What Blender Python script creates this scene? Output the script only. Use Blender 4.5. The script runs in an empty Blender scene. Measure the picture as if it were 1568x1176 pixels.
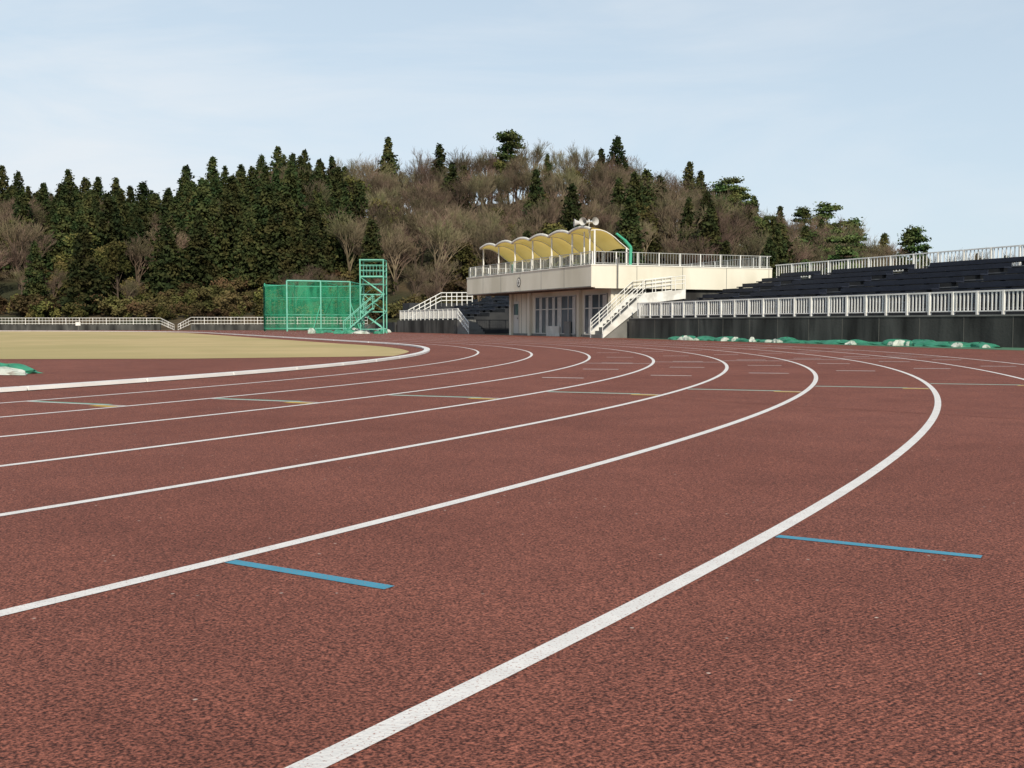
import bpy, math, random
import numpy as np
from mathutils import Vector, Matrix
R_=random.Random(7)
sc=bpy.context.scene
# ---------------------------------------------------------------- helpers
def mat(name,c1,c2=None,scale=5,rough=.8,detail=4,bump=0,bscale=None,spec=.3,metal=0,lo=.35,hi=.65,c3=None,s3=1,coord='Object',rand=0,transl=0,bdist=.02,stretch=None):
    m=bpy.data.materials.new(name);m.use_nodes=True
    n=m.node_tree.nodes;l=m.node_tree.links
    b=n['Principled BSDF'];b.inputs['Roughness'].default_value=rough
    b.inputs['Specular IOR Level'].default_value=spec;b.inputs['Metallic'].default_value=metal
    c1=tuple(c1)[:3]+(1,)
    b.inputs['Base Color'].default_value=c1
    tc=n.new('ShaderNodeTexCoord')
    vec=tc.outputs[coord]
    if stretch:
        mp=n.new('ShaderNodeMapping');mp.inputs['Scale'].default_value=stretch;l.new(vec,mp.inputs['Vector']);vec=mp.outputs['Vector']
    out=None
    if c2:
        nz=n.new('ShaderNodeTexNoise');nz.inputs['Scale'].default_value=scale;nz.inputs['Detail'].default_value=detail
        l.new(vec,nz.inputs['Vector'])
        rp=n.new('ShaderNodeValToRGB');rp.color_ramp.elements[0].position=lo;rp.color_ramp.elements[1].position=hi
        rp.color_ramp.elements[0].color=c1;rp.color_ramp.elements[1].color=tuple(c2)[:3]+(1,)
        l.new(nz.outputs['Fac'],rp.inputs['Fac']);out=rp.outputs['Color']
        if c3:
            n3=n.new('ShaderNodeTexNoise');n3.inputs['Scale'].default_value=s3;n3.inputs['Detail'].default_value=3
            l.new(vec,n3.inputs['Vector'])
            r3=n.new('ShaderNodeValToRGB');r3.color_ramp.elements[0].position=.45;r3.color_ramp.elements[1].position=.62
            l.new(n3.outputs['Fac'],r3.inputs['Fac'])
            mx=n.new('ShaderNodeMixRGB');mx.inputs['Color2'].default_value=tuple(c3)[:3]+(1,)
            l.new(r3.outputs['Color'],mx.inputs['Fac']);l.new(out,mx.inputs['Color1']);out=mx.outputs['Color']
        if rand:
            oi=n.new('ShaderNodeObjectInfo');hs=n.new('ShaderNodeHueSaturation')
            mr=n.new('ShaderNodeMapRange');mr.inputs['To Min'].default_value=1-rand;mr.inputs['To Max'].default_value=1+rand
            l.new(oi.outputs['Random'],mr.inputs['Value']);l.new(mr.outputs[0],hs.inputs['Value'])
            mh=n.new('ShaderNodeMapRange');mh.inputs['To Min'].default_value=.5-rand*.07;mh.inputs['To Max'].default_value=.5+rand*.07
            mth=n.new('ShaderNodeMath');mth.operation='FRACT';mm=n.new('ShaderNodeMath');mm.operation='MULTIPLY';mm.inputs[1].default_value=7.3
            l.new(oi.outputs['Random'],mm.inputs[0]);l.new(mm.outputs[0],mth.inputs[0]);l.new(mth.outputs[0],mh.inputs['Value']);l.new(mh.outputs[0],hs.inputs['Hue'])
            l.new(out,hs.inputs['Color']);out=hs.outputs['Color']
        l.new(out,b.inputs['Base Color'])
    if bump:
        nb=n.new('ShaderNodeTexNoise');nb.inputs['Scale'].default_value=bscale or scale;nb.inputs['Detail'].default_value=4
        l.new(tc.outputs[coord],nb.inputs['Vector'])
        bp=n.new('ShaderNodeBump');bp.inputs['Strength'].default_value=bump;bp.inputs['Distance'].default_value=bdist
        l.new(nb.outputs['Fac'],bp.inputs['Height']);l.new(bp.outputs['Normal'],b.inputs['Normal'])
    if transl:
        tr=n.new('ShaderNodeBsdfTranslucent');ms=n.new('ShaderNodeMixShader');ms.inputs[0].default_value=transl
        if out: l.new(out,tr.inputs['Color'])
        else: tr.inputs['Color'].default_value=c1
        l.new(b.outputs[0],ms.inputs[1]);l.new(tr.outputs[0],ms.inputs[2]);l.new(ms.outputs[0],n['Material Output'].inputs['Surface'])
    return m
class MB:
    def __init__(s): s.v=[];s.f=[];s.m=[];s.mats=[]
    def mi(s,m):
        if m not in s.mats: s.mats.append(m)
        return s.mats.index(m)
    def face(s,pts,m):
        i=len(s.v);s.v+= [tuple(p) for p in pts];s.f.append(tuple(range(i,i+len(pts))));s.m.append(s.mi(m))
    def hexa(s,p,m):
        i=len(s.v);s.v+=[tuple(q) for q in p];k=s.mi(m)
        for f in ((0,3,2,1),(4,5,6,7),(0,1,5,4),(1,2,6,5),(2,3,7,6),(3,0,4,7)):
            s.f.append(tuple(i+a for a in f));s.m.append(k)
    def box(s,a0,a1,b0,b1,c0,c1,m,xf=lambda a,b,c:(a,b,c)):
        s.hexa([xf(a0,b0,c0),xf(a1,b0,c0),xf(a1,b1,c0),xf(a0,b1,c0),xf(a0,b0,c1),xf(a1,b0,c1),xf(a1,b1,c1),xf(a0,b1,c1)],m)
    def beam(s,p,q,r,m,n=4,r2=None,cap=True):
        p=Vector(p);q=Vector(q);d=q-p
        if d.length<1e-6:return
        d.normalize();a=d.cross(Vector((0,0,1)))
        if a.length<.05:a=d.cross(Vector((1,0,0)))
        a.normalize();b=d.cross(a);r2=r if r2 is None else r2;i=len(s.v);k=s.mi(m)
        for c,rr in((p,r),(q,r2)):
            for j in range(n):
                t=2*math.pi*(j+.5)/n;s.v.append(tuple(c+a*(math.cos(t)*rr)+b*(math.sin(t)*rr)))
        for j in range(n):
            s.f.append((i+j,i+(j+1)%n,i+n+(j+1)%n,i+n+j));s.m.append(k)
        if cap:
            s.f.append(tuple(i+j for j in range(n))[::-1]);s.m.append(k);s.f.append(tuple(i+n+j for j in range(n)));s.m.append(k)
    def obj(s,name,parent=None,smooth=False,mesh_only=False):
        me=bpy.data.meshes.new(name);me.from_pydata(s.v,[],s.f)
        for m in s.mats: me.materials.append(m)
        me.polygons.foreach_set('material_index',s.m)
        if smooth: me.polygons.foreach_set('use_smooth',[True]*len(s.f))
        me.update()
        if mesh_only:return me
        o=bpy.data.objects.new(name,me);sc.collection.objects.link(o)
        if parent:o.parent=parent
        return o
def empty(name,loc=(0,0,0)):
    e=bpy.data.objects.new(name,None);e.location=loc;e.empty_display_size=.5;sc.collection.objects.link(e);return e
# ---------------------------------------------------------------- materials
M={}
M['white']=mat('white_paint',(.72,.72,.68),(.62,.62,.58),scale=3,rough=.5,c3=(.52,.51,.47),s3=1.5)
M['kerb']=mat('kerb_white',(.84,.83,.80),(.76,.75,.72),scale=3,rough=.5)
M['rail']=mat('railing_paint',(.76,.76,.73),(.66,.66,.62),scale=2,rough=.45)
M['railgrey']=mat('galvanised_rail',(.30,.31,.30),(.40,.41,.40),scale=2,rough=.5)
M['cream']=mat('cream_wall',(.70,.67,.57),(.62,.59,.49),scale=.6,rough=.85,c3=(.55,.52,.42),s3=.5,bump=.2,bscale=30,stretch=(1,1,.35))
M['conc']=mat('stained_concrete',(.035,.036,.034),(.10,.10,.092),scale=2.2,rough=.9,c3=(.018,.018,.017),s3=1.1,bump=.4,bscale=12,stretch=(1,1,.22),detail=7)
M['conc2']=mat('grey_concrete',(.20,.20,.19),(.13,.13,.12),scale=1.2,rough=.9)
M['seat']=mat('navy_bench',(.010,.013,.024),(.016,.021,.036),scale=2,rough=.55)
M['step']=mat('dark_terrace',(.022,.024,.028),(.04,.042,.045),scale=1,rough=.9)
M['nosing']=mat('step_nosing',(.16,.17,.18),(.10,.10,.11),scale=2,rough=.9)
M['glass']=mat('window_glass',(.05,.07,.09),(.10,.13,.16),scale=.7,rough=.12,spec=.6)
M['curtain']=mat('curtain',(.5,.5,.47),(.4,.4,.38),scale=4,rough=.9)
M['frame']=mat('window_frame',(.5,.5,.47),rough=.4)
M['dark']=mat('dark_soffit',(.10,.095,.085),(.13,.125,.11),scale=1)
M['yellow']=mat('canopy_yellow',(.86,.64,.20),(.80,.58,.16),scale=1,rough=.7,transl=.58)
M['canwhite']=mat('canopy_white',(.75,.74,.68),(.66,.65,.6),scale=2,rough=.6)
M['green']=mat('green_steel',(.05,.33,.20),(.07,.40,.26),scale=2,rough=.45)
M['lgreen']=mat('pale_green_steel',(.13,.42,.31),(.18,.48,.38),scale=2,rough=.5)
M['tarp']=mat('green_tarp',(.03,.18,.11),(.05,.25,.16),scale=3,rough=.5,bump=.5,bscale=8)
M['tarpw']=mat('white_sheet',(.52,.54,.50),(.26,.34,.28),scale=4,rough=.6,bump=.4,bscale=8)
M['bark']=mat('bark',(.09,.068,.05),(.055,.04,.03),scale=2,rough=.95)
M['horn']=mat('horn_speaker_grey',(.5,.5,.48),rough=.4)

C=Vector((-34.67,24.37));R0=32.67;LW=1.22
def track_mat():
    m=bpy.data.materials.new('track_rubber');m.use_nodes=True
    n=m.node_tree.nodes;l=m.node_tree.links;b=n['Principled BSDF']
    b.inputs['Roughness'].default_value=.85;b.inputs['Specular IOR Level'].default_value=.2
    g=n.new('ShaderNodeNewGeometry');pos=g.outputs['Position']
    rot=n.new('ShaderNodeMapping');rot.inputs['Rotation'].default_value=(.35,.5,.9);l.new(pos,rot.inputs['Vector'])
    def noise(s,d=3,rough=.6):
        z=n.new('ShaderNodeTexNoise');z.inputs['Scale'].default_value=s;z.inputs['Detail'].default_value=d;z.inputs['Roughness'].default_value=rough
        l.new(rot.outputs['Vector'],z.inputs['Vector']);return z.outputs['Fac']
    def ramp(f,a,b_,c1,c2):
        r=n.new('ShaderNodeValToRGB');r.color_ramp.elements[0].position=a;r.color_ramp.elements[1].position=b_
        r.color_ramp.elements[0].color=c1;r.color_ramp.elements[1].color=c2;l.new(f,r.inputs['Fac']);return r.outputs['Color']
    base=ramp(noise(.35,4),.35,.68,(.190,.068,.046,1),(.228,.086,.060,1))
    def mul(a,bb,mode='MULTIPLY',fac=1):
        x=n.new('ShaderNodeMixRGB');x.blend_type=mode;x.inputs['Fac'].default_value=fac;l.new(a,x.inputs['Color1']);l.new(bb,x.inputs['Color2']);return x.outputs['Color']
    c=mul(base,ramp(noise(150,2,.6),.36,.64,(.30,.30,.34,1),(1.75,1.72,1.68,1)))
    c=mul(c,ramp(noise(60,2,.6),.35,.68,(.78,.78,.8,1),(1.22,1.2,1.2,1)))
    c=mul(c,ramp(noise(2.1,5,.62),.3,.7,(.86,.85,.86,1),(1.10,1.10,1.10,1)))
    v=n.new('ShaderNodeTexVoronoi');v.inputs['Scale'].default_value=13;l.new(pos,v.inputs['Vector'])
    sp=ramp(v.outputs['Distance'],.045,.075,(1,1,1,1),(0,0,0,1))
    gate=ramp(v.outputs['Color'],.57,.61,(0,0,0,1),(1,1,1,1))
    sg=mul(sp,gate)
    x=n.new('ShaderNodeMixRGB');l.new(sg,x.inputs['Fac']);l.new(c,x.inputs['Color1']);x.inputs['Color2'].default_value=(.5,.38,.32,1)
    l.new(x.outputs['Color'],b.inputs['Base Color'])
    mp=n.new('ShaderNodeMapping');mp.inputs['Rotation'].default_value=(0,0,math.radians(52));l.new(pos,mp.inputs['Vector'])
    w=n.new('ShaderNodeTexWave');w.inputs['Scale'].default_value=22;w.inputs['Distortion'].default_value=.5;w.inputs['Detail'].default_value=1
    l.new(mp.outputs['Vector'],w.inputs['Vector'])
    dist=n.new('ShaderNodeVectorMath');dist.operation='DISTANCE';dist.inputs[1].default_value=(C.x,C.y,0);l.new(pos,dist.inputs[0])
    mk=n.new('ShaderNodeMapRange');mk.inputs['From Min'].default_value=R0+LW*7.0;mk.inputs['From Max'].default_value=R0+LW*8.6;mk.inputs['To Min'].default_value=.03;mk.inputs['To Max'].default_value=.55
    l.new(dist.outputs['Value'],mk.inputs['Value'])
    ws=n.new('ShaderNodeMath');ws.operation='MULTIPLY';l.new(w.outputs['Fac'],ws.inputs[0]);l.new(mk.outputs[0],ws.inputs[1])
    ad=n.new('ShaderNodeMath');ad.operation='ADD'
    l.new(ws.outputs[0],ad.inputs[0]);l.new(noise(150,2,.6),ad.inputs[1])
    bp=n.new('ShaderNodeBump');bp.inputs['Strength'].default_value=.8;bp.inputs['Distance'].default_value=.006
    l.new(ad.outputs[0],bp.inputs['Height']);l.new(bp.outputs['Normal'],b.inputs['Normal'])
    return m
M['track']=track_mat()
def line_mat(name,c,wear=(.36,.17,.13)):
    m=mat(name,c,tuple(x*.88 for x in c),scale=12,rough=.7,coord='Object',bump=.5,bscale=130,bdist=.004)
    n=m.node_tree.nodes;l=m.node_tree.links;b=n['Principled BSDF']
    src=b.inputs['Base Color'].links[0].from_socket
    tc=n.new('ShaderNodeTexCoord');z=n.new('ShaderNodeTexNoise');z.inputs['Scale'].default_value=160;z.inputs['Detail'].default_value=3
    l.new(tc.outputs['Object'],z.inputs['Vector']);r=n.new('ShaderNodeValToRGB');r.color_ramp.elements[0].position=.58;r.color_ramp.elements[1].position=.72
    l.new(z.outputs['Fac'],r.inputs['Fac']);x=n.new('ShaderNodeMixRGB');x.inputs['Color2'].default_value=wear+(1,)
    l.new(r.outputs['Color'],x.inputs['Fac']);l.new(src,x.inputs['Color1']);l.new(x.outputs['Color'],b.inputs['Base Color']);return m
M['line']=line_mat('line_white',(.82,.80,.77))
M['blue']=line_mat('mark_blue',(.07,.32,.46))
M['gmark']=line_mat('mark_green',(.12,.38,.27))
M['ymark']=line_mat('mark_yellow',(.62,.42,.07))
M['grass']=mat('dormant_turf',(.54,.42,.21),(.46,.36,.17),scale=.5,rough=.95,c3=(.41,.34,.15),s3=.12,bump=.6,bscale=40,detail=8)
M['gstrip']=mat('green_runoff',(.06,.16,.10),(.09,.20,.12),scale=2,rough=.9)
M['earth']=mat('earth_grass',(.10,.085,.045),(.15,.12,.06),scale=.4,rough=.95,c3=(.07,.08,.03),s3=.08,detail=8,bump=.5,bscale=3)
M['bank']=mat('hillside_litter',(.05,.036,.02),(.095,.07,.037),scale=.6,rough=1,c3=(.035,.037,.016),s3=.1,detail=10,bump=1,bscale=2,bdist=.3)

# ---------------------------------------------------------------- layout
TE=math.radians(23);LS=45.
U=Vector((-math.sin(TE),math.cos(TE)));V=Vector((math.cos(TE),math.sin(TE)));C2=C+U*LS
O=Vector((14.35,30.2))
def W(s,t,z):
    p=O+U*s+V*t;return (p.x,p.y,z)
def stad(r,step=.6):
    pts=[];n=int(180/step);A=TE-math.pi
    for i in range(n+1):
        a=A+math.pi*i/n;pts.append(C+Vector((math.cos(a),math.sin(a)))*r)
    for i in range(n+1):
        a=TE+math.pi*i/n;pts.append(C2+Vector((math.cos(a),math.sin(a)))*r)
    return pts
ZL=.0058
b=MB();b.face([(-1500,-1500,0),(1500,-1500,0),(1500,1500,0),(-1500,1500,0)],M['earth']);b.obj('ground')
trk=empty('running_track')
b=MB();w0=W(-60,0,0);w1=W(62,0,0)
b.face([(w0[0],w0[1],.004),(w1[0],w1[1],.004),(-14,111.5,.004),(-105,111.5,.004),(-105,-25,.004),(w0[0],-25,.004)],M['track']);b.obj('track_surface',trk)
a=[];Rg=R0-.45
for i in range(0,41):
    an=math.radians(-3.2)+(TE-math.radians(-3.2))*i/40;rr=Rg-.9*max(0,(i-10)/30);a.append(C+Vector((math.cos(an),math.sin(an)))*rr)
for i in range(0,61):
    an=TE+math.pi*i/60;a.append(C2+Vector((math.cos(an),math.sin(an)))*(R0-1.3))
e=C-V*(R0-1.3);a.append(e)
a+= [Vector((-60,19.6)),Vector((-14,20.2)),Vector((-6.2,20.9)),Vector((-3.6,22.0)),Vector((-2.7,22.4))]
b=MB();b.face([(p.x,p.y,.008) for p in a],M['grass']);b.obj('infield_grass')
b=MB()
for k in range(1,10):
    w=.026;P0=stad(R0+LW*k-w);P1=stad(R0+LW*k+w);n=len(P0)
    for i in range(n):
        j=(i+1)%n;b.face([(P0[i].x,P0[i].y,ZL),(P1[i].x,P1[i].y,ZL),(P1[j].x,P1[j].y,ZL),(P0[j].x,P0[j].y,ZL)],M['line'])
b.obj('lane_lines',trk)
b=MB();P0=stad(R0-.09);P1=stad(R0+.05);n=len(P0)
for i in range(n-1):
    a0,a1,c0,c1=P0[i],P0[i+1],P1[i],P1[i+1]
    L=(a1-a0).length;N=int(L/1.0) if L>2 else 1
    for q in range(N):
        f0=q/N;f1=(q+1-(.08 if (i+q)%5==0 else 0))/N
        A=a0.lerp(a1,f0);B=a0.lerp(a1,f1);D=c0.lerp(c1,f0);E=c0.lerp(c1,f1)
        b.hexa([(A.x,A.y,.012),(B.x,B.y,.012),(E.x,E.y,.012),(D.x,D.y,.012),(A.x,A.y,.05),(B.x,B.y,.05),(E.x,E.y,.05),(D.x,D.y,.05)],M['kerb'])
b.obj('kerb',trk)
def radial(b,k0,k1,ang,wid,m,z=ZL,off=0):
    a=math.radians(ang);d=Vector((math.cos(a),math.sin(a)));t=Vector((-d.y,d.x))
    p=C+d*(R0+LW*k0)+t*off;q=C+d*(R0+LW*k1)+t*off
    b.face([(p-t*wid).to_tuple()+(z,),(q-t*wid).to_tuple()+(z,),(q+t*wid).to_tuple()+(z,),(p+t*wid).to_tuple()+(z,)],m)
b=MB()
radial(b,6.025,6.5,-32.2,.022,M['blue']);radial(b,7.025,7.52,-30.55,.022,M['blue'])
for k,an in zip(range(1,9),(-26.2,-24.6,-22.9,-21.3,-19.9,-18.5,-17.2,-16.0)):
    radial(b,k+.03,k+.80,an,.030,M['gmark'],off=.048);radial(b,k+.03,k+.97,an,.018,M['line'],off=-.003)
    radial(b,k+.76,k+.97,an,.05,M['ymark'],off=-.10)
for k in range(3,9):
    for base in (-9.6,-5.5,-1.5,3.5,9):
        radial(b,k+.28,k+.72,base-(8-k)*1.5,.035,M['line'])
    radial(b,k+.03,k+.97,-3.2-(8-k)*1.2,.03,M['line'])
b.obj('painted_marks',trk)
b=MB();b.face([W(-60,-2.4,.008),W(0,-2.4,.008),W(20,-.6,.008),W(23,-.05,.008),W(23,0,.008),W(-60,0,.008)],M['gstrip']);b.obj('green_runoff_strip')

# ---------------------------------------------------------------- grandstand
def railing(b,s0,s1,t,z0,z1,m,sp=.11,bw=.028,post=1.0,low=.0,base=.06,pw=.035):
    X=W
    b.box(s0,s1,t-.03,t+.03,z1-.05,z1,m,X);b.box(s0,s1,t-.02,t+.02,z0+base,z0+base+.035,m,X)
    x=s0+sp/2
    while x<s1:
        b.box(x-bw,x+bw,t-.012,t+.012,z0+base+.036,z1-.051,m,X);x+=sp
    x=s0+.05
    while x<s1:
        b.box(x-pw,x+pw,t-.045,t+.045,z0-low,z1-.02,m,X);x+=post
st=empty('grandstand')
ROWS=7
def stand(s0,s1,tag):
    b=MB()
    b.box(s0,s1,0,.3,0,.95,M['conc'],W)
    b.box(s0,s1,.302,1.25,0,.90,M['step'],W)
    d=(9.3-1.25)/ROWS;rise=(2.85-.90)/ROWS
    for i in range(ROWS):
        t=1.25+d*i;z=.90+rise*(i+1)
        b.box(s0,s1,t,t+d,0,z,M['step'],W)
    b.box(s0,s1,9.3,9.6,0,2.93,M['conc2'],W)
    b.obj('terrace'+tag,st)
    b=MB()
    for i in range(ROWS):
        t=1.25+d*i;z=.90+rise*(i+1)
        x=s0+.2
        while x<s1-.5:
            e=min(x+5.2,s1-.1)
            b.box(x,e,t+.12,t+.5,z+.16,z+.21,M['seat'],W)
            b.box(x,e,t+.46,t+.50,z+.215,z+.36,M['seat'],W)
            y=x+.3
            while y<e:
                b.box(y-.03,y+.03,t+.2,t+.4,z+.002,z+.158,M['step'],W);y+=1.3
            x=e+.9
    b.obj('benches'+tag,st)
    b=MB()
    for i in range(ROWS):
        z=.90+rise*(i+1);b.box(s0,s1,1.25+d*i-.012,1.25+d*i-.002,z-.035,z-.002,M['nosing'],W)
    for a in np.arange(s0+5.85,s1,6.1):
        for i in range(ROWS):
            z=.90+rise*(i+1);b.box(a-.25,a+.25,1.25+d*i-.03,1.25+d*i-.014,z-.09,z-.01,M['curtain'] if i%3==1 else M['conc2'],W)
    b.obj('aisle_nosings'+tag,st)
stand(-60,22.6,'_right');stand(46.3,60.0,'_left')
b=MB()
for a in np.arange(-59,22,1.8): b.box(a-.012,a+.012,-.006,-.001,.0,.93,M['dark'],W)
b.box(-60,22.6,-.02,-.001,.90,.95,M['conc2'],W)
b.obj('wall_joints',st)
fr=empty('front_railing');b=MB();railing(b,-60,22.0,.12,.98,1.66,M['rail'],sp=.15,bw=.025,post=.95,low=.12);b.obj('bars',fr)
b=MB();railing(b,46.3,59.8,.12,.98,1.72,M['rail'],sp=.16,bw=.03,post=1.0,low=.1);b.obj('bars_far',fr)
ur=empty('upper_railing');b=MB();railing(b,-60,24.0,9.4,2.93,3.72,M['rail'],sp=.20,bw=.022,post=1.4);b.obj('bars',ur)
b=MB();railing(b,46.4,59.8,9.4,2.93,3.72,M['railgrey'],sp=.2,bw=.022,post=1.3);b.obj('bars_far',ur)
b=MB()
for i in range(6): b.box(44.3+i*.33,44.3+(i+1)*.33,.05,1.25,0,.95*(i+1)/6,M['conc2'],W)
for h in (.08,.4,.72): b.beam(W(44.2,.08,.03+h),W(46.3,.08,.98+h),.03,M['rail'],6)
for i in range(9):
    f=i/8;b.beam(W(44.2+2.1*f,.08,.0+.95*f),W(44.2+2.1*f,.08,.75+.95*f),.025,M['rail'],5)
b.obj('track_steps',st)
b=MB()
for (tA,zA,tB,zB) in ((.3,.98,3.0,2.35),(3.0,2.35,5.6,2.4)):
    for h in (.15,.45,.75): b.beam(W(58.0,tA,zA+h),W(58.0,tB,zB+h),.035,M['rail'],6)
    for i in range(7):
        f=i/6;b.beam(W(58.0,tA+(tB-tA)*f,zA+(zB-zA)*f-.3),W(58.0,tA+(tB-tA)*f,zA+(zB-zA)*f+.76),.035,M['rail'],6)
b.box(58.06,59.8,.4,5.6,.9,2.30,M['step'],W)
b.obj('gangway_handrail',st)

# ---------------------------------------------------------------- stadium building
bd=empty('stadium_building')
S0,S1=24.15,41.1
b=MB()
b.box(S0,S1,-1.2,-1.0,2.45,3.5,M['cream'],W)
b.box(S0,S0+.2,-.998,9.3,2.40,3.5,M['cream'],W)
b.box(S1-.2,S1,-.998,9.3,2.45,3.5,M['cream'],W)
b.box(S0+.202,S1-.202,9.1,9.298,2.45,3.5,M['cream'],W)
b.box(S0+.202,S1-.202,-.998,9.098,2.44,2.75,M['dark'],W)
b.box(S0-.03,S1+.03,-1.23,-.97,3.502,3.55,M['canwhite'],W)
b.box(S0-.03,S0+.23,-.968,9.3,3.502,3.55,M['canwhite'],W)
b.box(S0+.25,S0+.45,1.2,9.3,0,2.398,M['conc'],W)  # dark recessed wall: colour stands in for seats and shadow below the deck side
b.box(24.6,37.5,.3,.55,0,2.438,M['cream'],W)
b.box(24.6,24.85,.552,1.2,0,2.395,M['cream'],W)
b.box(37.25,37.5,.552,6,0,2.438,M['conc2'],W)
b.box(37.5,44,5.8,6,0,2.0,M['conc'],W)
b.box(24.6,37.5,.26,.298,0,.12,M['conc2'],W)
for a in (24.75,28.25,34.6,37.3): b.box(a-.14,a+.14,.12,.298,0,2.436,M['cream'],W)
for a in (35.3,36.0,36.7): b.box(a-.015,a+.015,.292,.298,.12,2.43,M['dark'],W)
for a in np.arange(S0+3,S1,2.8): b.box(a-.012,a+.012,-1.206,-1.202,2.47,3.49,M['conc2'],W)
b.box(S0,S1,-1.215,-1.203,2.45,2.50,M['conc2'],W)
for tt in np.arange(1.3,9.2,2.6): b.box(S0-.006,S0-.001,tt-.012,tt+.012,2.42,3.49,M['conc2'],W)
b.beam(W(S0-.06,.2,2.4),W(S0-.06,.2,3.9),.04,M['conc2'],8)
b.obj('walls',bd)
b=MB()
def win(s0,s1,n,z0,z1,split):
    b.box(s0,s1,.27,.295,z0,z1,M['glass'],W)
    w=(s1-s0)/n
    for i in range(n+1):
        b.box(s0+w*i-.03,s0+w*i+.03,.235,.268,z0,z1,M['frame'],W)
    for z in (z0,split,z1-.05): b.box(s0,s1,.22,.234,z,z+.05,M['frame'],W)
    for i in range(n):
        if R_.random()<.65:
            c=s0+w*i+.06;b.box(c,c+w*R_.uniform(.3,.75),.262,.267,z0+.06,z1-.08,M['curtain'],W)
win(28.8,33.9,6,.12,2.2,1.45);win(25.3,27.7,3,.12,2.2,1.45)
b.obj('windows',bd)
b=MB();b.box(36.35,37.15,.27,.296,.02,2.0,M['frame'],W);b.box(36.42,37.08,.262,.268,1.2,1.85,M['glass'],W);b.box(36.45,36.5,.24,.26,.95,1.05,M['dark'],W)
b.box(30.6,32.2,.15,.218,0,.55,M['white'],W);b.box(29.2,29.8,.1,.2,0,.8,M['conc2'],W)
b.obj('door',bd)
b=MB()
def disc(s,t,z,r,m,n=24):
    b.face([W(s+math.cos(2*math.pi*i/n)*r,t,z+math.sin(2*math.pi*i/n)*r) for i in range(n)],m)
disc(32.9,-1.215,2.98,.27,M['dark']);disc(32.9,-1.222,2.98,.21,M['canwhite']);b.box(32.87,32.93,-1.232,-1.226,2.85,3.1,M['dark'],W);b.box(32.78,33.02,-1.232,-1.2262,2.93,2.97,M['dark'],W)
b.obj('emblem',bd)
b=MB()
def thinrail(s0,s1,t,z0,z1,m,axis='s',sp=.16,nr=2):
    X=(lambda a,c,z:W(a,c,z)) if axis=='s' else (lambda a,c,z:W(c,a,z))
    for z in (z0+.08,z1): b.box(s0,s1,t-.016,t+.016,z-.03,z,m,X)
    for a in np.arange(s0,s1,1.2): b.box(a-.025,a+.025,t-.025,t+.025,z0,z1-.01,M['rail'],X)
    for a in np.arange(s0+.1,s1,sp): b.box(a-.007,a+.007,t-.007,t+.007,z0+.08,z1-.04,m,X)
thinrail(S0+.1,S1-.1,-1.1,3.55,4.18,M['railgrey']);thinrail(-1.0,9.3,S0+.1,3.55,4.18,M['railgrey'],'t');thinrail(S0+.3,S1-.1,9.2,3.5,4.18,M['railgrey']);thinrail(-1.0,9.3,S1-.1,3.55,4.18,M['railgrey'],'t')
b.obj('deck_railing',bd)
cs0,cs1,nb=24.3,38.9,6
ct0,ct1=-1.15,.95
def cz(a,t):
    u=(a-cs0)/(cs1-cs0)*nb;q=abs(math.sin(math.pi*u))**.8
    f=(t-ct0)/(ct1-ct0)
    return 5.20+.18*q*(1-.4*f)+.12*math.sin(math.pi*min(1,f*1.3))-.90*f**1.8
b=MB();NA=nb*12;NT=12
for i in range(NA):
    for j in range(NT):
        a0=cs0+(cs1-cs0)*i/NA;a1=cs0+(cs1-cs0)*(i+1)/NA;t0=ct0+(ct1-ct0)*j/NT;t1=ct0+(ct1-ct0)*(j+1)/NT
        b.face([W(a0,t0,cz(a0,t0)),W(a1,t0,cz(a1,t0)),W(a1,t1,cz(a1,t1)),W(a0,t1,cz(a0,t1))],M['yellow'])
b.obj('canopy_sheet',bd,smooth=True)
b=MB()
for i in range(NA):
    a0=cs0+(cs1-cs0)*i/NA;a1=cs0+(cs1-cs0)*(i+1)/NA
    b.beam(W(a0,ct0,cz(a0,ct0)+.02),W(a1,ct0,cz(a1,ct0)+.02),.07,M['canwhite'],6,cap=False)
for i in range(nb+1):
    a=cs0+(cs1-cs0)*i/nb
    for j in range(8):
        t0=ct0+(ct1-ct0)*j/8;t1=ct0+(ct1-ct0)*(j+1)/8
        b.beam(W(a,t0,cz(a,t0)-.03),W(a,t1,cz(a,t1)-.03),.025,M['canwhite'],5,cap=False)
    b.beam(W(a,-.95,2.8),W(a,-.95,cz(a,-.95)-.03),.045,M['rail'],8)
    b.beam(W(a,.8,2.8),W(a,.8,cz(a,.8)-.03),.04,M['rail'],8)
for a in (24.9,25.5): b.beam(W(a,-.9,3.2),W(a,-.9,5.2),.04,M['rail'],8)
for a in (cs0-.06,cs1+.06):
    b.beam(W(a,.98,3.5),W(a,1.0,4.4),.08,M['green'],8);b.beam(W(a,1.0,4.4),W(a,.65,4.75),.08,M['green'],8);b.beam(W(a,.65,4.75),W(a,.2,5.05),.06,M['green'],8)
b.obj('canopy_frame',bd)
b=MB()
def horn(p,d,r=.2,L=.38):
    p=Vector(p);d=Vector(d).normalized()
    b.beam(p-d*.12,p,.07,M['horn'],12);b.beam(p,p+d*L*.6,.05,M['horn'],14,r2=r*.55,cap=False);b.beam(p+d*L*.6,p+d*L,r*.55,M['horn'],14,r2=r,cap=False)
z=5.62
horn(W(24.9,-1.1,z),(-.5,-.85,0));horn(W(24.9,-.85,z),(.5,-.8,.05));horn(W(25.4,-1.1,z),(-.9,-.1,0))
b.beam(W(24.9,-.95,5.1),W(24.9,-.95,5.75),.03,M['rail'],6);b.beam(W(24.5,-1.0,5.6),W(25.4,-1.0,5.6),.025,M['rail'],6)
b.obj('horn_speakers',bd)

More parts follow.
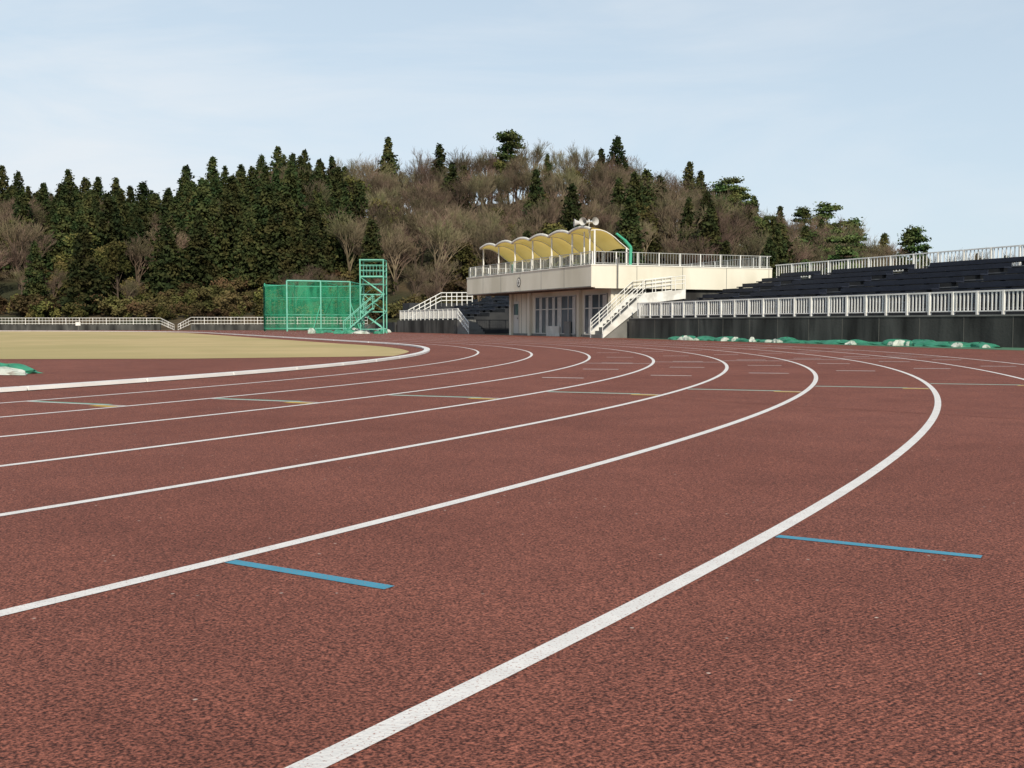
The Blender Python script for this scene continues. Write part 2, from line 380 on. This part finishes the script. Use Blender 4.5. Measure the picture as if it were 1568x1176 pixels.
# ---------------------------------------------------------------- staircase
def stairs(name,s0,s1,ta,tb,zt,tc,zc):
    e=empty(name);b=MB();n=11
    for i in range(n):
        t0=ta+(tb-ta)*i/n;t1=ta+(tb-ta)*(i+1)/n;b.box(s0,s1,t0,t1,0,zt*(i+1)/n,M['conc2'],W)
    m=5
    for i in range(m):
        t0=tb+(tc-tb)*i/m;t1=tb+(tc-tb)*(i+1)/m;b.box(s0,s1,t0,t1,0,zt+(zc-zt)*(i+1)/m,M['conc'],W)
    b.obj('steps',e);b=MB()
    for s in (s0-.12,s1+.01):
        def q(tA,zA,tB,zB,lo,hi):
            b.hexa([W(s,tA,max(0,zA+lo)),W(s+.11,tA,max(0,zA+lo)),W(s+.11,tB,zB+lo),W(s,tB,zB+lo),W(s,tA,zA+hi),W(s+.11,tA,zA+hi),W(s+.11,tB,zB+hi),W(s,tB,zB+hi)],M['white'])
        q(ta,.0,tb,zt,-.25,.30);q(tb+.001,zt,tc,zc,-.25,.20)
        for (tA,zA,tB,zB) in ((ta,0,tb,zt),(tb,zt,tc,zc)):
            for h in (.5,.68,.86): b.beam(W(s+.05,tA,zA+h),W(s+.05,tB,zB+h),.018,M['rail'],6)
            k=max(2,int((tB-tA)/.45))
            for i in range(k+1):
                f=i/k;b.beam(W(s+.05,tA+(tB-tA)*f,zA+(zB-zA)*f+.2),W(s+.05,tA+(tB-tA)*f,zA+(zB-zA)*f+.87),.018,M['rail'],6)
    b.obj('parapets_and_handrails',e);return e
stairs('concrete_staircase',22.85,23.95,-1.3,1.0,1.9,3.2,2.15)

# ---------------------------------------------------------------- far perimeter wall + railing
pw=empty('perimeter_wall')
b=MB()
def wallseg(x0,y0,x1,y1,h):
    d=Vector((x1-x0,y1-y0)).normalized();nn=Vector((-d.y,d.x))*.15
    b.hexa([(x0-nn.x,y0-nn.y,0),(x1-nn.x,y1-nn.y,0),(x1+nn.x,y1+nn.y,0),(x0+nn.x,y0+nn.y,0),(x0-nn.x,y0-nn.y,h),(x1-nn.x,y1-nn.y,h),(x1+nn.x,y1+nn.y,h),(x0+nn.x,y0+nn.y,h)],M['conc'])
wallseg(-105,112,-36.5,112,.62);wallseg(-33.3,112,-14.0,112,.62);wallseg(-14,111.9,-9.2,86,.8)
b.obj('wall',pw)
pr=empty('perimeter_railing');b=MB()
def frail(x0,y0,x1,y1,z0,z1,sp=.35,z0b=None,z1b=None):
    z0b=z0 if z0b is None else z0b;z1b=z1 if z1b is None else z1b
    p0=Vector((x0,y0));p1=Vector((x1,y1));L=(p1-p0).length
    for f in (0,.5,1): b.beam((x0,y0,z0+.08+(z1-z0-.08)*f),(x1,y1,z0b+.08+(z1b-z0b-.08)*f),.028,M['rail'],4)
    n=int(L/sp)+1
    for i in range(n+1):
        f=i/n;p=p0.lerp(p1,f);za=z0+(z0b-z0)*f;zb=z1+(z1b-z1)*f
        b.beam((p.x,p.y,za),(p.x,p.y,zb),.035 if i%4==0 else .014,M['rail'],4,cap=False)
frail(-105,112,-36.5,112,.62,1.28);frail(-36.5,112,-34.6,110.5,.62,1.28,z0b=0,z1b=.6)
frail(-33.3,112,-15,112,.62,1.35);frail(-33.3,112,-34.2,110.5,.62,1.35,z0b=0,z1b=.6)
b.obj('bars',pr)

# ---------------------------------------------------------------- throwing cage (green net)
def net_mat():
    m=bpy.data.materials.new('green_net');m.use_nodes=True;n=m.node_tree.nodes;l=m.node_tree.links;b=n['Principled BSDF']
    b.inputs['Base Color'].default_value=(.015,.28,.14,1);b.inputs['Roughness'].default_value=.8
    tr=n.new('ShaderNodeBsdfTransparent');ms=n.new('ShaderNodeMixShader')
    tc=n.new('ShaderNodeTexCoord');mp=n.new('ShaderNodeMapping');mp.inputs['Scale'].default_value=(1.6,1.6,.35)
    z=n.new('ShaderNodeTexNoise');z.inputs['Scale'].default_value=1.3;z.inputs['Detail'].default_value=4
    l.new(tc.outputs['Object'],mp.inputs['Vector']);l.new(mp.outputs['Vector'],z.inputs['Vector']);mr=n.new('ShaderNodeMapRange');mr.inputs['From Min'].default_value=.35;mr.inputs['From Max'].default_value=.65;mr.inputs['To Min'].default_value=.12;mr.inputs['To Max'].default_value=.50
    l.new(z.outputs['Fac'],mr.inputs['Value']);l.new(mr.outputs[0],ms.inputs[0])
    l.new(tr.outputs[0],ms.inputs[1]);l.new(b.outputs[0],ms.inputs[2]);l.new(ms.outputs[0],n['Material Output'].inputs['Surface']);return m
M['net']=net_mat()
cg=empty('hammer_throwing_cage');b=MB();nt=MB()
def panel(p,q,h0,h1,m=M['green'],r=.05):
    b.beam((p[0],p[1],0),(p[0],p[1],h0),r,m,6);b.beam((q[0],q[1],0),(q[0],q[1],h1),r,m,6)
    b.beam((p[0],p[1],h0),(q[0],q[1],h1),r,m,6);b.beam((p[0],p[1],.25),(q[0],q[1],.25),r*.7,m,6);b.beam((p[0],p[1],1.5),(q[0],q[1],1.5),r*.5,m,6)
    b.beam((p[0],p[1],3.0),(q[0],q[1],3.0),r*.5,m,6)
    N=8
    for i in range(N):
        for j in range(8):
            def P(i,j):
                f=i/N;g=j/8;h=h0+(h1-h0)*f;sag=.25*math.sin(math.pi*f)*math.sin(math.pi*g);d=Vector((q[1]-p[1],p[0]-q[0])).normalized()
                return (p[0]+(q[0]-p[0])*f+d.x*sag,p[1]+(q[1]-p[1])*f+d.y*sag,.1+(h-.15)*g)
            nt.face([P(i,j),P(i+1,j),P(i+1,j+1),P(i,j+1)],M['net'])
pl=[(-20.0,96.0,4.5),(-17.2,97.2,4.55),(-14.4,96.2,4.5)]
panel(pl[0],pl[1],4.5,4.5,M['lgreen'],.07);panel(pl[1],pl[2],4.5,4.4,M['lgreen'],.06)
bk=[(-22.3,97.5),(-23.2,101),(-21,104.5),(-17,105.5),(-14.2,103.5),(-13.9,99.5)]
panel((-22.3,97.5),(-20.0,96.0),4.05,4.1)
for i in range(len(bk)-1): panel(bk[i],bk[i+1],4.3,4.3)
panel((-13.9,99.5),(-14.4,96.2),4.3,4.4)
b.beam((-20,96,4.5),(-21,104.5,4.4),.04,M['green'],5);b.beam((-17.2,97.2,4.5),(-17,105.5,4.4),.04,M['green'],5)
b.beam((-17.8,96.4,0),(-17.2,97.2,2.5),.04,M['green'],5);b.beam((-13.4,95.4,0),(-14.4,96.2,2.6),.04,M['green'],5)
b.obj('frame',cg);nt.obj('netting',cg)
# ---------------------------------------------------------------- scaffold tower
tw=empty('scaffold_tower');b=MB();x0,x1,y0,y1=-10.45,-8.85,74.4,76.2;g=M['lgreen']
for x in (x0,x1):
    for y in (y0,y1): b.beam((x,y,0),(x,y,5.05),.045,g,6)
for z in (.3,1.5,2.7,3.4,3.9,4.35,4.7,5.05):
    b.beam((x0,y0,z),(x1,y0,z),.03,g,5);b.beam((x0,y1,z),(x1,y1,z),.03,g,5);b.beam((x0,y0,z),(x0,y1,z),.03,g,5);b.beam((x1,y0,z),(x1,y1,z),.03,g,5)
for z0,z1,fl in ((.3,1.5,0),(1.5,2.7,1),(2.7,3.9,0)):
    xa,xb=(x0,x1) if fl else (x1,x0)
    b.beam((xa,y0,z0),(xb,y0,z1),.025,g,5);b.beam((xb,y1,z0),(xa,y1,z1),.025,g,5);b.beam((x0,y0,z0),(x0,y1,z1),.025,g,5)
    for o in (.0,.5): b.beam((xa,y0+.5+o,z0),(xb,y0+.5+o,z1),.035,g,5)
    for i in range(6):
        f=i/5;b.box(xa+(xb-xa)*f-.08,xa+(xb-xa)*f+.08,y0+.5,y0+1.0,z0+(z1-z0)*f-.01,z0+(z1-z0)*f+.015,g)
b.box(x0,x1,y0+.01,y1-.01,3.93,3.98,g);b.box(x0-.05,x1+.05,y0-.05,y1+.05,5.06,5.11,g)
for x in np.linspace(x0,x1,8): b.beam((x,y0,3.98),(x,y0,4.7),.014,g,4)
for y in (y0-.4,y0+.35):
    b.beam((x0-1.1,y,0),(x0+.9,y,1.75),.045,g,6);b.beam((x0-1.1,y,.85),(x0+.9,y,2.6),.03,g,5)
    for i in range(5):
        f=i/4;b.beam((x0-1.1+2.0*f,y,1.75*f),(x0-1.1+2.0*f,y,1.75*f+.85),.022,g,5)
for i in range(8):
    f=i/8+.06;b.box(x0-1.1+2*f-.12,x0-1.1+2*f+.12,y0-.39,y0+.34,1.75*f,1.75*f+.03,g)
b.obj('frame',tw)

# ---------------------------------------------------------------- tarpaulins
def lumps(name,items,seed):
    rg=random.Random(seed);b=MB()
    for (x,y,rx,ry,rz,ang,m) in items:
        nu,nv=16,7;i0=len(b.v);ph=[rg.uniform(0,6.28) for _ in range(6)];k=b.mi(m)
        for j in range(nv+1):
            el=math.pi/2*j/nv
            for i in range(nu):
                a=2*math.pi*i/nu
                w=1+.16*math.sin(3*a+ph[0])+.12*math.sin(5*a+ph[1]+el*3)+.08*math.sin(9*a+ph[2]+el*5)
                px=math.cos(a)*math.cos(el)*rx*w;py=math.sin(a)*math.cos(el)*ry*w
                pz=math.sin(el)**.8*rz*(1+.25*math.sin(2*a+ph[3])*math.cos(el)+.15*math.sin(7*a+ph[4]))
                b.v.append((x+px*math.cos(ang)-py*math.sin(ang),y+px*math.sin(ang)+py*math.cos(ang),max(.01,pz)))
        for j in range(nv):
            for i in range(nu):
                b.f.append((i0+j*nu+i,i0+j*nu+(i+1)%nu,i0+(j+1)*nu+(i+1)%nu,i0+(j+1)*nu+i));b.m.append(k)
    return b.obj(name,smooth=False)
it=[]
angu=math.atan2(U.y,U.x);s=1.0
while s<18:
    r=R_.uniform(.4,.95);p=W(s,-.75+R_.uniform(-.15,.15),0)
    it.append((p[0],p[1],r,.3,R_.uniform(.08,.19),angu+R_.uniform(-.2,.2),M['tarp']))
    for q in range(R_.choice((0,1,1,2))):
        p2=W(s+R_.uniform(-.6,.6),-1.0+R_.uniform(-.25,.1),0);it.append((p2[0],p2[1],R_.uniform(.10,.26),R_.uniform(.1,.18),R_.uniform(.08,.17),R_.uniform(0,3),M['tarpw']))
    s+=r*1.25
lumps('rolled_tarpaulin',it,3)
lumps('folded_tarpaulin',[(-7.6,14.7,1.1,.30,.15,.1,M['tarp']),(-6.75,14.3,.42,.10,.10,-.5,M['tarpw']),(-7.3,14.25,.45,.08,.07,-.1,M['tarpw']),(-6.9,14.75,.4,.22,.12,-.4,M['tarp'])],5)
it=[]
for i in range(16):
    it.append((R_.uniform(-14.5,-8),R_.uniform(78,84) if i%2 else R_.uniform(72,76),R_.uniform(.3,.7),R_.uniform(.2,.4),R_.uniform(.15,.4),R_.uniform(0,3),M['tarp'] if i%3 else M['tarpw']))
lumps('equipment_cover',it,9)
b=MB();b.beam((-44.2,110,0),(-44.2,110,.75),.05,M['dark'],6);b.box(-44.45,-43.95,109.9,109.95,.5,.85,M['white']);b.obj('marker_sign')

# ---------------------------------------------------------------- hillside terrain
EX=[-200,-130,-102,-88.9,-77,-66,-56,-47,-40,-30,-20,-8,4,18,26,33,40,47,56,63,70,76,90,130,250]
EZ=[22,25,26.5,26.5,26,24.5,27,28.5,30,29,30,31,31.5,30,27.5,27,24,20,20,16,12.5,9.5,7,5,4]
def env(x): return float(np.interp(x,EX,EZ))
def sm(x): x=min(1,max(0,x));return x*x*(3-2*x)
def hz(x,y):
    base=max(0,env(x*190/max(y,60))-11.5)
    n=1.2*math.sin(x*.13+y*.07)+.8*math.sin(x*.31-y*.21+1)+.4*math.sin(x*.7+y*.9)
    return (base+n)*sm((y-121)/70)+1.3*sm((y-118)/8)-.1
b=MB();xs=np.arange(-260,262,3.);ys=list(np.arange(117,210,2.5))+[225,260,330]
for y in ys:
    for x in xs: b.v.append((x,y,hz(x,y) if y<212 else hz(x,208)*(1-(y-208)/140)))
nx=len(xs);k=b.mi(M['bank'])
for j in range(len(ys)-1):
    for i in range(nx-1):
        b.f.append((j*nx+i,j*nx+i+1,(j+1)*nx+i+1,(j+1)*nx+i));b.m.append(k)
b.obj('hillside',smooth=True)

# ---------------------------------------------------------------- tree prototypes
def leafmat(name,a,c,d,sc_=1.0,rand=.35):
    return mat(name,a,c,scale=sc_,rough=.85,c3=d,s3=.45,rand=rand,detail=2,spec=.1)
L_ced=leafmat('cedar_foliage',(.016,.027,.010),(.042,.058,.020),(.065,.063,.022),rand=.45)
L_pine=leafmat('pine_foliage',(.03,.06,.02),(.07,.11,.035),(.10,.11,.04))
L_broad=leafmat('broadleaf_foliage',(.035,.045,.014),(.085,.09,.027),(.12,.105,.035),rand=.45)
L_shrub=leafmat('dry_shrub',(.055,.04,.019),(.11,.08,.037),(.075,.075,.026),rand=.5)
B_twig=mat('bare_twigs',(.105,.075,.052),(.17,.125,.09),scale=.8,rough=.95,rand=.45,c3=(.115,.105,.055),s3=.3)
def leaf(b,p,s,m,rg,flat=0):
    d=Vector((rg.gauss(0,1),rg.gauss(0,1),rg.gauss(0,1)*(1-flat))).normalized();e=d.cross(Vector((rg.gauss(0,1),rg.gauss(0,1),rg.gauss(0,1)))).normalized()
    p=Vector(p);b.face([p-d*s,p+e*s*.6,p+d*s,p-e*s*.6],m)
def cedar(seed):
    rg=random.Random(seed);b=MB();H=12;b.beam((0,0,0),(0,0,H*.97),.2,M['bark'],6,r2=.03)
    pw_=rg.uniform(.62,.85);w_=rg.uniform(2.2,2.9)
    for i in range(380):
        z=H*(.06+.93*(i/380)**.9);f=1-z/H
        a=rg.uniform(0,6.28);sect=1+.16*math.sin(a*2+z*.8+seed)+.10*math.sin(z*1.7+a*3+seed*2)
        r=(w_*f**pw_+.06)*rg.uniform(.62,1.15)*sect
        n=int(5+9*f)
        for j in range(n):
            q=((j+.6)/n)**.5;px=math.cos(a)*r*q;py=math.sin(a)*r*q
            pz=z-.25*r*q*q+.25*r*q+rg.gauss(0,.13)
            leaf(b,(px+rg.gauss(0,.13+.08*f),py+rg.gauss(0,.13+.08*f),pz),rg.uniform(.14,.26)+.12*f,L_ced,rg)
    return b.obj('cedar%d'%seed,mesh_only=True)
def bare(seed,H=11,up=.18):
    rg=random.Random(seed);b=MB()
    def rec(p,d,L,r,lv):
        q=p+d*L;b.beam(p,q,r,B_twig if lv>0 else M['bark'],5 if lv<2 else 3,r2=r*.65,cap=False)
        if lv==5:return
        n=[5,4,4,4,4][lv]
        for i in range(n):
            ax=Vector((rg.gauss(0,1),rg.gauss(0,1),rg.gauss(0,1))).normalized()
            nd=(d+ax*(.62 if lv else .6)+Vector((0,0,up))).normalized()
            st=p+d*L*rg.uniform(.45,1) if i else q
            rec(st,nd,L*rg.uniform(.6,.82),max(r*.55,.012),lv+1)
    rec(Vector((0,0,0)),Vector((rg.uniform(-.1,.1),rg.uniform(-.1,.1),1)).normalized(),H*.30,.15,0)
    return b.obj('bare%d'%seed,mesh_only=True)
def blob(seed,H,rad,m,nc=16,nl=130,ls=.2,trunk=True):
    rg=random.Random(seed);b=MB()
    if trunk:
        b.beam((0,0,0),(rg.uniform(-.3,.3),0,H*.6),.14,M['bark'],6,r2=.06)
    for i in range(nc):
        z=H*rg.uniform(.22,.92);w=math.sin(math.pi*min(1,(z/H)*.9+.12))**.6*rad
        a=rg.uniform(0,6.28);rr=w*rg.uniform(.2,.85);c=Vector((math.cos(a)*rr,math.sin(a)*rr,z))
        if trunk:b.beam((0,0,z*.5),c,.05,M['bark'],4,r2=.02)
        cr=rg.uniform(.25,.45)*rad
        for j in range(nl):
            d=Vector((rg.gauss(0,1),rg.gauss(0,1),rg.gauss(0,.8)));d=d.normalized()*cr*rg.uniform(.4,1.1)
            leaf(b,c+d,rg.uniform(.5,1.1)*ls,m,rg)
    return b.obj('blob%d'%seed,mesh_only=True)
def pine(seed,H=12):
    rg=random.Random(seed);b=MB();p=Vector((0,0,0));pts=[p]
    for i in range(6):
        p=p+Vector((rg.uniform(-.25,.25),rg.uniform(-.25,.25),H/6));pts.append(p)
    for i in range(6): b.beam(pts[i],pts[i+1],.2*(1-i/7),M['bark'],6,r2=.2*(1-(i+1)/7))
    for i in range(30):
        z=H*rg.uniform(.25,1.0);k=min(5,int(z/H*6));c0=pts[k].lerp(pts[k+1],z/H*6-k) if k<6 else pts[6]
        a=rg.uniform(0,6.28);L=rg.uniform(.5,1)*(3.6*(1.12-z/H)+.5);e=c0+Vector((math.cos(a)*L,math.sin(a)*L,rg.uniform(.0,.5)))
        b.beam(c0,e,.06,M['bark'],4,r2=.02)
        for q in (.45,.75,1.0):
            c=c0.lerp(e,q)
            for j in range(75):
                d=Vector((rg.gauss(0,.5),rg.gauss(0,.5),abs(rg.gauss(0,.28))));leaf(b,c+d,rg.uniform(.14,.28),L_pine,rg)
    return b.obj('pine%d'%seed,mesh_only=True)
PC=[cedar(i) for i in (1,2,3,4,5,6)];PB=[bare(11),bare(12),bare(13,up=.3),bare(14,up=.25)];PP=[pine(i) for i in (21,22,23)]
PL=[blob(i,8,2.6,L_broad,18,150,.22) for i in (31,32,33)];PS=[blob(i,2.6,1.7,L_shrub,9,110,.18,False) for i in (41,42)]+[blob(43,2.4,1.8,L_broad,9,110,.18,False)]
def hgt(me): return max(v.co.z for v in me.vertices)
HG={me.name:hgt(me) for me in PC+PB+PP+PL+PS}
par={'c':empty('cedar_forest'),'b':empty('bare_deciduous_forest'),'p':empty('pine_woods'),'l':empty('broadleaf_woods'),'s':empty('hillside_undergrowth')}
pro={'c':PC,'b':PB,'p':PP,'l':PL,'s':PS}
rg=random.Random(99)
def put(k,x,y,top,wide=1.0,z=None,me=None,name=None):
    me=me or rg.choice(pro[k]);g=hz(x,y)-.3 if z is None else z
    h=top-g
    s=h/HG[me.name];o=bpy.data.objects.new(name or 'tree',me);o.location=(x,y,g);w=s*wide*rg.uniform(.85,1.15)
    o.scale=(w,w,s);o.rotation_euler=(0,0,rg.uniform(0,6.28));o.parent=par[k] if name is None else None;sc.collection.objects.link(o);return o
sky=[('c',-88.9,28.4),('c',-85.6,27.3),('c',-82,25.5),('c',-77,27.6),('c',-75.2,26.6),('c',-71.9,26.3),('c',-69,26.2),('c',-66.7,24.9),('c',-64.4,25.6),('c',-60,24.6),('c',-56.7,28.4),('c',-52.5,30.1),('c',-50.6,28.6),('c',-47,28.4),('c',-43.6,30.3),('c',-40.8,31.7),('c',-38.5,30.8),('c',-36.2,31.2),('c',-33.9,29.8),('c',-31.6,30.3),('c',-21.4,33.2),('c',-12.6,32.2),('p',-.5,34.6),('c',15.7,31.6),('c',18.2,33.3),('c',30.9,29.0),('c',33,27.6),('p',37.5,26.6),('c',42.7,23.4),('c',47.3,21.5),('p',51,21.5),('p',55.4,22.2),('p',60,19.5),('c',65.8,16.8)]
for k,x,t in sky: put(k,x,190+rg.uniform(-2,2),t,1.15)
for x in np.arange(-90,-29,3.2): put('c',x+rg.uniform(-.8,.8),186+rg.uniform(-4,3),env(x)-rg.uniform(.5,4),1.2)
for x in np.arange(-28,92,2.8):
    if x<44 or rg.random()<.6: put('b',x+rg.uniform(-1,1),190+rg.uniform(-4,3),env(x)+rg.uniform(-1.0,1.6),1.1)
for x in (36,39,46,49,53,57,58.5,62,64): put(rg.choice('pcb'),x,186,env(x)-rg.uniform(0,2.),1.2)
put('p',69.8,188,17.8,1.0,name='pine_tree')
y=129.
while y<188:
    x=-118+rg.uniform(0,3)
    while x<92:
        xx=x+rg.uniform(-1.6,1.6);yy=y+rg.uniform(-1.8,1.8);xi=xx*190/yy;u=rg.random()
        lim=.68+(yy/190)*(env(xi)-.68)-rg.uniform(.3,3.5);g=hz(xx,yy)
        if xi<-82: k='b' if (yy<168 and u<.68) else ('c' if u<.85 else 'l')
        elif xi<-67: k='c' if yy>145 and u<.9 else ('l' if u<.4 else ('c' if u<.6 else 'b'))
        elif xi<-29: k='c' if yy>137 and u<.93 else ('l' if u<.6 else 'b')
        elif xi<8: k='b' if u<.80 else ('c' if u<.88 else 'l')
        elif xi<38: k='b' if u<.68 else ('c' if u<.80 else 'l')
        else: k='p' if u<.25 else ('c' if u<.45 else 'b')
        H=dict(c=rg.uniform(10,14.5),b=rg.uniform(7,11),p=rg.uniform(8,11),l=rg.uniform(5,8.5))[k]
        if yy<138: H*=.6 if k!='c' else .75
        if -64<xi<-40 and yy<139: k='s';H=rg.uniform(1.5,3.4)
        H=min(H,lim-g)
        if H>2: put(k,xx,yy,g+H,1.15 if k!='b' else 1.25)
        x+=4.0 if y>150 else 4.4
    y+=4.6
for i in range(520):
    x=rg.uniform(-118,90);y=124+rg.uniform(0,1)**1.6*50
    put('s',x,y,hz(x,y)+rg.uniform(.9,2.8),1.2)
for x in np.arange(78,120,3.): put(rg.choice('bbc'),x,200+rg.uniform(-6,6),14.6-(x-78)*.09+rg.uniform(-.8,.8))

# ---------------------------------------------------------------- world, sun, camera
el=math.radians(31);sd=Vector((.22,-1,0)).normalized()
w=bpy.data.worlds.new('World');sc.world=w;w.use_nodes=True;n=w.node_tree.nodes;l=w.node_tree.links
sk=n.new('ShaderNodeTexSky');sk.sky_type='NISHITA';sk.sun_disc=False;sk.sun_elevation=el;sk.sun_rotation=math.atan2(sd.x,sd.y)
sk.air_density=1.0;sk.dust_density=1.0;sk.ozone_density=1.3
tc=n.new('ShaderNodeTexCoord');mp=n.new('ShaderNodeMapping');mp.inputs['Scale'].default_value=(1.0,1.0,4.2);mp.inputs['Rotation'].default_value=(0,math.radians(10),0)
nz=n.new('ShaderNodeTexNoise');nz.inputs['Scale'].default_value=1.9;nz.inputs['Detail'].default_value=8;nz.inputs['Roughness'].default_value=.58;nz.inputs['Distortion'].default_value=.6
l.new(tc.outputs['Generated'],mp.inputs['Vector']);l.new(mp.outputs['Vector'],nz.inputs['Vector'])
sx=n.new('ShaderNodeSeparateXYZ');l.new(tc.outputs['Generated'],sx.inputs[0])
def mrange(src,a,b_,c,d):
    g=n.new('ShaderNodeMapRange');g.inputs['From Min'].default_value=a;g.inputs['From Max'].default_value=b_;g.inputs['To Min'].default_value=c;g.inputs['To Max'].default_value=d;l.new(src,g.inputs['Value']);return g.outputs[0]
def mth(op,a,b_):
    g=n.new('ShaderNodeMath');g.operation=op;g.use_clamp=True;l.new(a,g.inputs[0]);l.new(b_,g.inputs[1]);return g.outputs[0]
gx=mrange(sx.outputs['X'],.45,-.5,0,.14)
gz=mrange(sx.outputs['Z'],0,.30,.82,.60)
gh=mrange(sx.outputs['Z'],.32,.75,1,.12)
f=mth('MULTIPLY',mth('ADD',gz,gx),gh)
mx=n.new('ShaderNodeMixRGB');mx.inputs['Color2'].default_value=(7.0,8.3,9.4,1)
l.new(f,mx.inputs['Fac']);l.new(sk.outputs['Color'],mx.inputs['Color1'])
# thin cirrus, denser to the west
cl=mth('MULTIPLY',mth('MULTIPLY',mrange(nz.outputs['Fac'],.44,.68,0,.75),mrange(sx.outputs['X'],.45,-.35,.35,1)),gh)
mc=n.new('ShaderNodeMixRGB');mc.inputs['Color2'].default_value=(8.3,8.7,9.1,1);l.new(cl,mc.inputs['Fac']);l.new(mx.outputs['Color'],mc.inputs['Color1'])
bg=n['Background'];l.new(mc.outputs['Color'],bg.inputs['Color']);bg.inputs['Strength'].default_value=.10
su=bpy.data.lights.new('sun','SUN');su.energy=4.6;su.angle=math.radians(.5);su.color=(1,.91,.76);so=bpy.data.objects.new('sun',su);sc.collection.objects.link(so)
sv=Vector((sd.x*math.cos(el),sd.y*math.cos(el),math.sin(el)));so.rotation_euler=sv.to_track_quat('Z','Y').to_euler();so.location=(20,-40,60)
cam=bpy.data.cameras.new('camera');co=bpy.data.objects.new('camera',cam);sc.collection.objects.link(co);sc.camera=co
cam.sensor_width=36;cam.lens=1650/1568*36;cam.clip_end=4000;cam.clip_start=.05
co.location=(0,0,.6824);co.rotation_euler=(math.pi/2-.05587,0,0)
sc.view_settings.view_transform='Standard';sc.view_settings.look='None';sc.view_settings.exposure=0
